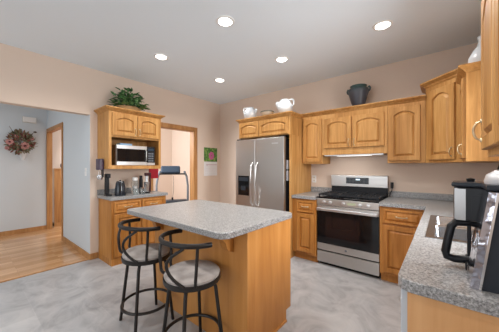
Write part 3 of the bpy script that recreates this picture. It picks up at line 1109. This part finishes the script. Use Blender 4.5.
HT = 2.075 + .055
t = thing('potted_plant', 'bushy green trailing plant in a low basket on top of the hutch', 'plant', (-3.64, 1.60, HT))
obj('basket', lathe(BM(), [(0.0, 0), (0.085, 0), (0.115, 0.06), (0.122, 0.075), (0.108, 0.07), (0.0, 0.06)], 24, cap=False, sy=1.45), WICKER, t, smooth=True)
bm = BM()
rn = random.Random(3)
for i in range(300):
    a = rn.uniform(0, 2 * PI)
    el = rn.uniform(-0.25, 1.35)
    rr = rn.uniform(.35, 1.0)
    base = Vector((math.cos(a) * .155 * rr * math.cos(el), math.sin(a) * .225 * rr * math.cos(el), 0.085 + 0.25 * rr * max(0.0, math.sin(el))))
    if base.z < 0.03:
        base.z = 0.03
    d = Vector((math.cos(a), math.sin(a) * 1.2, rn.uniform(-.35, 1.3)))
    L_ = rn.uniform(.06, .10)
    if base.z + d.normalized().z * L_ < 0.01:
        d.z = 0.1
    if base.x - abs(L_) < -0.21:
        d.x = abs(d.x)
    leaf(bm, base, d, Vector((rn.uniform(-.5, .5), rn.uniform(-.5, .5), 1)), L_, rn.uniform(.035, .055))
for i in range(26):
    a = rn.uniform(0, 2 * PI)
    tube(bm, [(0, 0, .06), (math.cos(a) * .05, math.sin(a) * .09, .14), (math.cos(a) * .10, math.sin(a) * .17, .17 + rn.uniform(-.05, .05))], 0.003, 4)
obj('foliage', bm, LEAF, t)

# ================================================================== COFFEE COUNTER ITEMS
Z = CZ1
t = thing('coffee_grinder', 'tall slim black grinder at the left end of the coffee counter', 'grinder', (-3.60, 1.290, Z))
obj('base', bx(-.055, .055, -.036, .036, 0, .022, bev=.006), BLACK, t)
obj('column', bx(-.05, -.015, -.026, .026, .02, .285, bev=.006), BLACK, t)
obj('head', bx(-.05, .035, -.028, .028, .25, .31, bev=.01), BLACK, t)
t = thing('electric_kettle', 'rounded black electric kettle beside the slim grinder', 'kettle', (-3.51, 1.418, Z), R(65))
obj('body', lathe(BM(), [(0.0, 0), (0.082, 0), (0.085, 0.02), (0.080, 0.10), (0.066, 0.18), (0.058, 0.205), (0.05, 0.213), (0.0, 0.217)], 28, cap=False), mat('glossy_black', (0.014, 0.018, 0.026), 0.12), t, smooth=True)
obj('lid_knob', lathe(BM(), [(0.014, 0.214), (0.016, 0.225), (0.0, 0.23)], 14, cap=False), BLACK, t, smooth=True)
obj('handle', tube(BM(), [(0.0, -.062, .19), (0.0, -.105, .185), (0.0, -.118, .13), (0.0, -.105, .06), (0, -.082, .045)], 0.011, 10), BLACK, t, smooth=True)
obj('spout', tube(BM(), [(0, .055, .165), (0, .085, .19), (0, .098, .205)], [0.024, 0.016, 0.011], 12), bpy.data.materials['glossy_black'], t, smooth=True)


t.scale = (.86, .86, .96)


def jar(name, label, cat, x, y, r, h, m, lm, lid=0.03, knob=False):
    t = thing(name, label, cat, (x, y, Z))
    obj('body', lathe(BM(), [(0.0, 0), (r * .95, 0), (r, 0.008), (r, h * .85), (r * .8, h), (0.0, h)], 20, cap=False), m, t, smooth=True)
    obj('lid', lathe(BM(), [(r * .84, h + .0005), (r * .86, h + lid * .8), (r * .6, h + lid), (0.0, h + lid)], 20, cap=False), lm, t, smooth=True)
    return t


jar('glass_jar', 'clear glass jar with a steel lid just right of the kettle', 'jar', -3.44, 1.60, 0.042, 0.10, GLASS, STEEL_L)
jar('glass_jar', 'low glass jar in front of the white-lidded canister', 'jar', -3.44, 1.70, 0.038, 0.085, GLASS, CHROME, .02)
jar('canister', 'tall glass canister with a white lid on the coffee counter', 'canister', -3.60, 1.665, 0.046, 0.20, GLASS, WHITE, .05)
jar('pepper_mill', 'slim black pepper mill next to the white-lidded canister', 'mill', -3.62, 1.765, 0.028, 0.235, BLACK, BLACK, .035)
t = thing('drink_mixer', 'tall dark-red and steel milk frother at the right of the coffee counter', 'frother', (-3.54, 1.815, Z))
obj('base', lathe(BM(), [(0.0, 0), (0.05, 0), (0.05, .02), (0.0, .024)], 20, cap=False), BLACK, t, smooth=True)
obj('cup', lathe(BM(), [(0.0, .024), (0.032, .024), (0.042, .17), (0.044, .175), (0, .176)], 20, cap=False), CHROME, t, smooth=True)
obj('column', bx(-.015, .015, .044, .065, .018, .29, bev=.005), mat('dark_maroon_plastic', (0.05, 0.008, 0.010), 0.3), t)
obj('head', bx(-.025, .025, -.03, .065, .265, .315, bev=.012), bpy.data.materials['dark_maroon_plastic'], t)
obj('spindle', lathe(BM(), [(0.012, .172), (0.018, .20), (0.018, .266)], 14), CERAM, t, smooth=True)

t = thing('measuring_spoon_rack', 'plum-coloured holder with hanging metal measuring cups on the hutch side', 'rack', (-3.66, 1.249, 1.275))
obj('holder', bx(-.07, .055, -.065, -.001, 0, .155, bev=.008), PURPLE, t)
obj('bracket', bx(-.05, .04, -.012, -.001, -.10, .0, bev=.002), BLACK, t)
for i, (x, y) in enumerate(((-.052, -.03), (-.018, -.045), (.016, -.03), (.045, -.042))):
    zz = -.085 - .022 * (i % 2)
    bm = tube(BM(), [(x, y, 0.0), (x, y, zz + .02)], 0.004, 6)
    lathe(bm, [(0.0, zz - .03), (0.018, zz - .022), (0.024, zz), (0.024, zz + .018), (0.018, zz), (0, zz - .01)], 14, cap=False, c=(x, y, 0))
    obj('measuring_cup', bm, CHROME, t, smooth=True)

t = thing('pot_holder', 'red square pot holder hanging on the doorway trim under the hutch', 'pot holder', (XA + .016, 2.10, 1.12))
bm = bx(0, 0.012, -.082, .082, 0, .175, bev=.005)
obj('pad', bm, RED, t)
obj('loop', tube(BM(), [(0.006, -.01, .17), (0.006, -.014, .195), (0.006, 0, .21), (0.006, .014, .195), (0.006, .01, .17)], 0.003, 6), RED, t)

# ================================================================== CALENDAR
PIC = mat('calendar_picture', (0.1, 0.3, 0.05), 0.5)
N, L, b = nodes(PIC)
tc = N.new('ShaderNodeTexCoord')
n = N.new('ShaderNodeTexNoise')
n.inputs['Scale'].default_value = 14
n.inputs['Detail'].default_value = 3
L.new(tc.outputs['Object'], n.inputs['Vector'])
rr = ramp(N, [(0.35, (0.02, 0.08, 0.02)), (0.5, (0.09, 0.24, 0.04)), (0.66, (0.30, 0.42, 0.12))])
L.new(n.outputs['Fac'], rr.inputs[0])
L.new(rr.outputs[0], b.inputs['Base Color'])
PETAL = mat('printed_pink_petal', (0.60, 0.14, 0.33), 0.6)
t = thing('wall_calendar', 'wall calendar with a pink flower picture above a white month page', 'calendar', (XA, 3.405, 1.13))
cw = 0.185
obj('month_page', bx(.001, .004, -cw, cw, 0, .30), mat('calendar_paper', (0.80, 0.80, 0.82), 0.6), t)
pp = obj('picture_page', bx(.001, .004, -cw, cw, .302, .60), PIC, t)
bm = BM()
for k in range(7):
    a = 2 * PI * k / 7
    c = Vector((.0045, .02 + .045 * math.cos(a), .43 + .05 * math.sin(a)))
    V = [bm.verts.new((c.x + .0002 * (k % 2), c.y + 0.034 * math.cos(2 * PI * i / 12), c.z + .040 * math.sin(2 * PI * i / 12))) for i in range(12)]
    bm.faces.new(V)
obj('printed_flower', bm, PETAL, pp)
bm = BM()
for k in range(5):
    box(bm, .004, .0044, -cw + .02, cw - .02, .05 + k * .035, .052 + k * .035)
obj('printed_grid', bm, mat('grey_ink', (0.55, 0.55, 0.58), 0.7), t)
bm = bx(.004, .0045, -.10, cw - .01, .232, .240)
box(bm, .004, .0045, -.115, -.10, .215, .25)
obj('printed_heading', bm, mat('rose_ink', (0.45, 0.20, 0.30), 0.7), t)

# ================================================================== FOYER THINGS
t = thing('door_chime', 'white door chime box high on the pale blue foyer wall', 'door chime', (-6.5, 0.88, 2.22))
obj('cover', bx(.001, .05, -.10, .10, 0, .105, bev=.008), WHITE, t)
obj('base_plate', bx(.0005, .006, -.105, .105, -.004, .109), CREAM, t)

t = thing('wall_flowers', 'dried flower bouquet in a white wall pocket on the pale blue foyer wall', 'flowers', (-6.5, 0.74, 1.46))
obj('wall_pocket', lathe(BM(), [(0.0, 0.0), (0.03, 0.0), (0.05, 0.06), (0.065, 0.16), (0.07, 0.17), (0.055, 0.16), (0.0, 0.12)], 20, cap=False, c=(0.072, 0.03, 0)), CERAM, t, smooth=True)
rn = random.Random(11)
bm = BM()
C0 = Vector((0.12, -0.01, 0.34))
for i in range(260):
    a = rn.uniform(0, 2 * PI)
    q = rn.uniform(0.05, 1) ** .6
    p = Vector((rn.uniform(.06, .20), C0.y + math.cos(a) * .17 * q, C0.z + math.sin(a) * .20 * q))
    d = Vector((rn.uniform(-.1, .8), math.cos(a), math.sin(a) + .2))
    leaf(bm, p, d, Vector((1, rn.uniform(-.5, .5), rn.uniform(-.5, .5))), rn.uniform(.05, .085), rn.uniform(.025, .04))
for i in range(30):
    a = rn.uniform(R(-20), R(200))
    e_ = rn.uniform(.16, .26)
    tube(bm, [(.08, .03, .14), (.11, math.cos(a) * e_ * .5, .25 + math.sin(a) * .08), (.12, math.cos(a) * e_, .32 + math.sin(a) * e_)], 0.003, 4)
obj('foliage', bm, DRYLEAF, t)
bm = tube(BM(), [(.08, .02, .3), (.09, -.10, .52), (.10, -.16, .64)], 0.004, 5)
tube(bm, [(.08, .02, .3), (.10, .14, .50), (.10, .20, .56)], 0.004, 5)
lathe(bm, [(0, -.02), (.022, -.01), (.03, .005), (0, .02)], 8, c=(.10, .21, .565), cap=False)
obj('twigs', bm, mat('brown_twig', (0.09, 0.06, 0.045), 0.8), t)
for (y, z, r) in ((.045, .27, .075), (-.165, .33, .062), (.15, .42, .034), (-.20, .21, .036), (-.07, .45, .030)):
    bm = BM()
    for k in range(8):
        a = 2 * PI * k / 8
        leaf(bm, Vector((.205, y, z)), Vector((.18, math.cos(a), math.sin(a))), Vector((1, 0, 0)), r, r * .8)
    f = obj('flower', bm, PINK, t)
    obj('flower_eye', lathe(BM(), [(0, -.008), (r * .28, 0), (r * .2, .012), (0, .016)], 10, cap=False), MAROON, f, loc=(.215, y, z), rot=(0, R(90), 0))

t = thing('oak_cabinet', 'half-height oak cabinet glimpsed through the foyer doorway', 'cabinet', (-6.98, 1.30, 0))
obj('body', bx(0, 0.35, 0, 0.75, 0, 1.26, bev=.004), TRIM, t)
obj('top', bx(0, 0.37, 0, 0.77, 1.26, 1.285, bev=.004), TRIM, t)
obj('plinth', bx(0, .355, 0, .755, 0, .08), TRIM, t)
t = thing('vase', 'small dark plum vase on the oak cabinet in the far room', 'vase', (-6.82, 1.50, 1.285))
obj('body', lathe(BM(), [(0, 0), (.035, 0), (.055, .05), (.05, .10), (.025, .13), (.03, .15), (0, .14)], 16, cap=False), PURPLE, t, smooth=True)
obj('neck_ring', lathe(BM(), [(.026, .126), (.031, .131), (.027, .137)], 16, cap=False), BLACK, t, smooth=True)

# ================================================================== TREADMILL
ang_ = math.atan2(0.57, -0.89)
t = thing('treadmill', 'grey treadmill in the exercise room beyond the oak doorway', 'treadmill', (-4.72, 3.02, 0), ang_ - R(90))
# local +y points away from the kitchen, deck runs that way
obj('deck', bx(-.36, .36, -.20, 1.35, 0.05, 0.17, bev=.02), NAVY, t)
obj('belt', bx(-.25, .25, .12, 1.30, .168, .174), BLACK, t)
obj('motor_cover', bx(-.34, .34, -.16, .12, .16, .58, bev=.05), NAVY, t)
for s in (-1, 1):
    obj('foot', bx(s * .30 - .03, s * .30 + .03, -.15, 1.3, 0, .052), BLACK, t)
    obj('upright', tube(BM(), [(s * .33, -.02, .16), (s * .335, .0, .55), (s * .335, -.01, .90), (s * .31, .02, 1.10), (s * .26, .05, 1.22)], 0.024, 10), GREYP, t, smooth=True)
    obj('handrail', tube(BM(), [(s * .27, .04, 1.17), (s * .31, .20, 1.12), (s * .33, .48, 1.10)], 0.018, 10), BLACK, t, smooth=True)
c = obj('console', bx(-.25, .17, -.03, .06, -.08, .10, bev=.03), BLUEP, t, loc=(0, 0.03, 1.25), rot=(R(-28), 0, 0))
obj('console_tray', bx(-.27, .27, -.03, .10, 1.145, 1.175, bev=.01), BLACK, t)
obj('screen', bx(-.15, .12, .06, .064, -.03, .07), BLKGL, c)
obj('cable', tube(BM(), [(.02, -.03, 1.12), (.025, -.06, .9), (.02, -.05, .75), (.0, -.05, .62)], 0.004, 6), BLACK, t)
obj('safety_key', bx(-.02, .02, -.06, -.04, .58, .64, bev=.005), BLACK, t)

# ================================================================== COUNTER APPLIANCE (right)
CHROME_W = mat('rippled_chrome', (0.50, 0.50, 0.57), 0.12, 1.0)
N, L, b = nodes(CHROME_W)
mp = coords(N, L, (1, 1, 1), rnd=False)
n = N.new('ShaderNodeTexNoise')
n.inputs['Scale'].default_value = 17
n.inputs['Detail'].default_value = 2
L.new(mp.outputs[0], n.inputs['Vector'])
bp = N.new('ShaderNodeBump')
bp.inputs['Strength'].default_value = 0.35
bp.inputs['Distance'].default_value = 0.02
L.new(n.outputs['Fac'], bp.inputs['Height'])
L.new(bp.outputs[0], b.inputs['Normal'])
BANDST = mat('dark_band_steel', (0.27, 0.26, 0.255), 0.25, 1.0)
OX, OY = 0.069, 1.075
t = thing('coffee_maker', 'large black and chrome coffee maker with a big-handled carafe at the near counter end', 'coffee maker', (OX, OY, Z))


def sideprism(pf, y0, y1):
    bm = prism(BM(), [(x, z) for x, z in pf], y0, y1)
    bmesh.ops.transform(bm, matrix=Matrix(((1, 0, 0, 0), (0, 0, 1, 0), (0, 1, 0, 0), (0, 0, 0, 1))), verts=bm.verts[:])
    return bm


obj('body', sideprism([(0.028, 0), (0.37, 0), (0.37, 0.325), (0.070, 0.325)], 0.0, 0.135), NAVY, t)
obj('chrome_front', sideprism([(0.0, 0.0), (0.027, 0.0), (0.069, 0.320), (0.045, 0.322)], -.005, .135), CHROME_W, t)
obj('chrome_edge', sideprism([(0.021, 0.0), (0.0275, 0.0), (0.0695, 0.318), (0.063, 0.320)], -.009, -.0052), CHROME, t)
obj('top_plate', bx(0.040, 0.375, -.006, .14, .326, .343, bev=.004), NAVY, t)
obj('dome', lathe(BM(), [(.098, .344), (.100, .354), (.094, .376), (.072, .392), (0, .398)], 28, cap=False, c=(.140, .068, 0), sy=.66), mat('satin_silver', (0.60, 0.60, 0.62), 0.35, 0.4), t, smooth=True)
obj('lid_handle', tube(BM(), [(.08, .068, .388), (.085, .068, .414), (.14, .068, .424), (.2, .068, .414), (.205, .068, .388)], 0.010, 10), BLACK, t, smooth=True)
# brewing side, facing the kitchen
K = dict(loc=(0.122 - OX, 1.300 - OY, 0), rz=R(-3))
obj('base', bx(-.052, .14, -.070, .075, 0, .032, bev=.008), BLACK, t, **K)
obj('warming_plate', lathe(BM(), [(0, .032), (.05, .032), (.05, .036), (0, .037)], 24, cap=False, c=(.022, 0, 0)), STEEL_L, t, **K)
obj('tower', bx(.088, .14, -.070, .080, .03, .22, bev=.006), BLACK, t, **K)
hd_ = obj('brew_head', bx(-.084, .14, -.075, .080, .195, .325, bev=.006), BLACK, t, **K)
obj('steel_band', bx(-.0855, -.070, -.0755, .0805, .197, .322, bev=.003), BANDST, hd_)
obj('steel_band', bx(-.078, -.050, -.0770, -.0748, .197, .318), BANDST, hd_)
obj('side_window', bx(-.034, .010, -.0770, -.0748, .197, .295), BLACK, hd_)
obj('lid', bx(-.092, .145, -.080, .085, .3255, .343, bev=.006), NAVY, t, **K)
obj('lid_knob', lathe(BM(), [(.012, .342), (.014, .355), (0, .359)], 14, cap=False, c=(-.035, 0, 0)), BLACK, t, smooth=True, **K)
cf = obj('carafe', lathe(BM(), [(0, .038), (.046, .038), (.054, .050), (.056, .10), (.050, .145), (.044, .165), (.045, .178)], 28, cap=False, c=(.022, 0, 0)), SMOKE, t, smooth=True, **K)
obj('carafe_lid', lathe(BM(), [(.046, .172), (.049, .184), (.036, .190), (0, .191)], 24, cap=False, c=(.022, 0, 0)), BLACK, cf, smooth=True)
hp = [(-.010, -.018, .178), (-.040, -.024, .182), (-.080, -.030, .178), (-.094, -.033, .160), (-.104, -.036, .105), (-.112, -.038, .055), (-.108, -.037, .036), (-.085, -.034, .030), (-.050, -.028, .033), (-.034, -.024, .042)]
obj('carafe_handle', tube(BM(), hp, 0.0150, 10), BLACK, cf, smooth=True)
obj('handle_strap', bx(-.046, -.034, -.034, -.008, .034, .180, bev=.003), BLACK, cf)
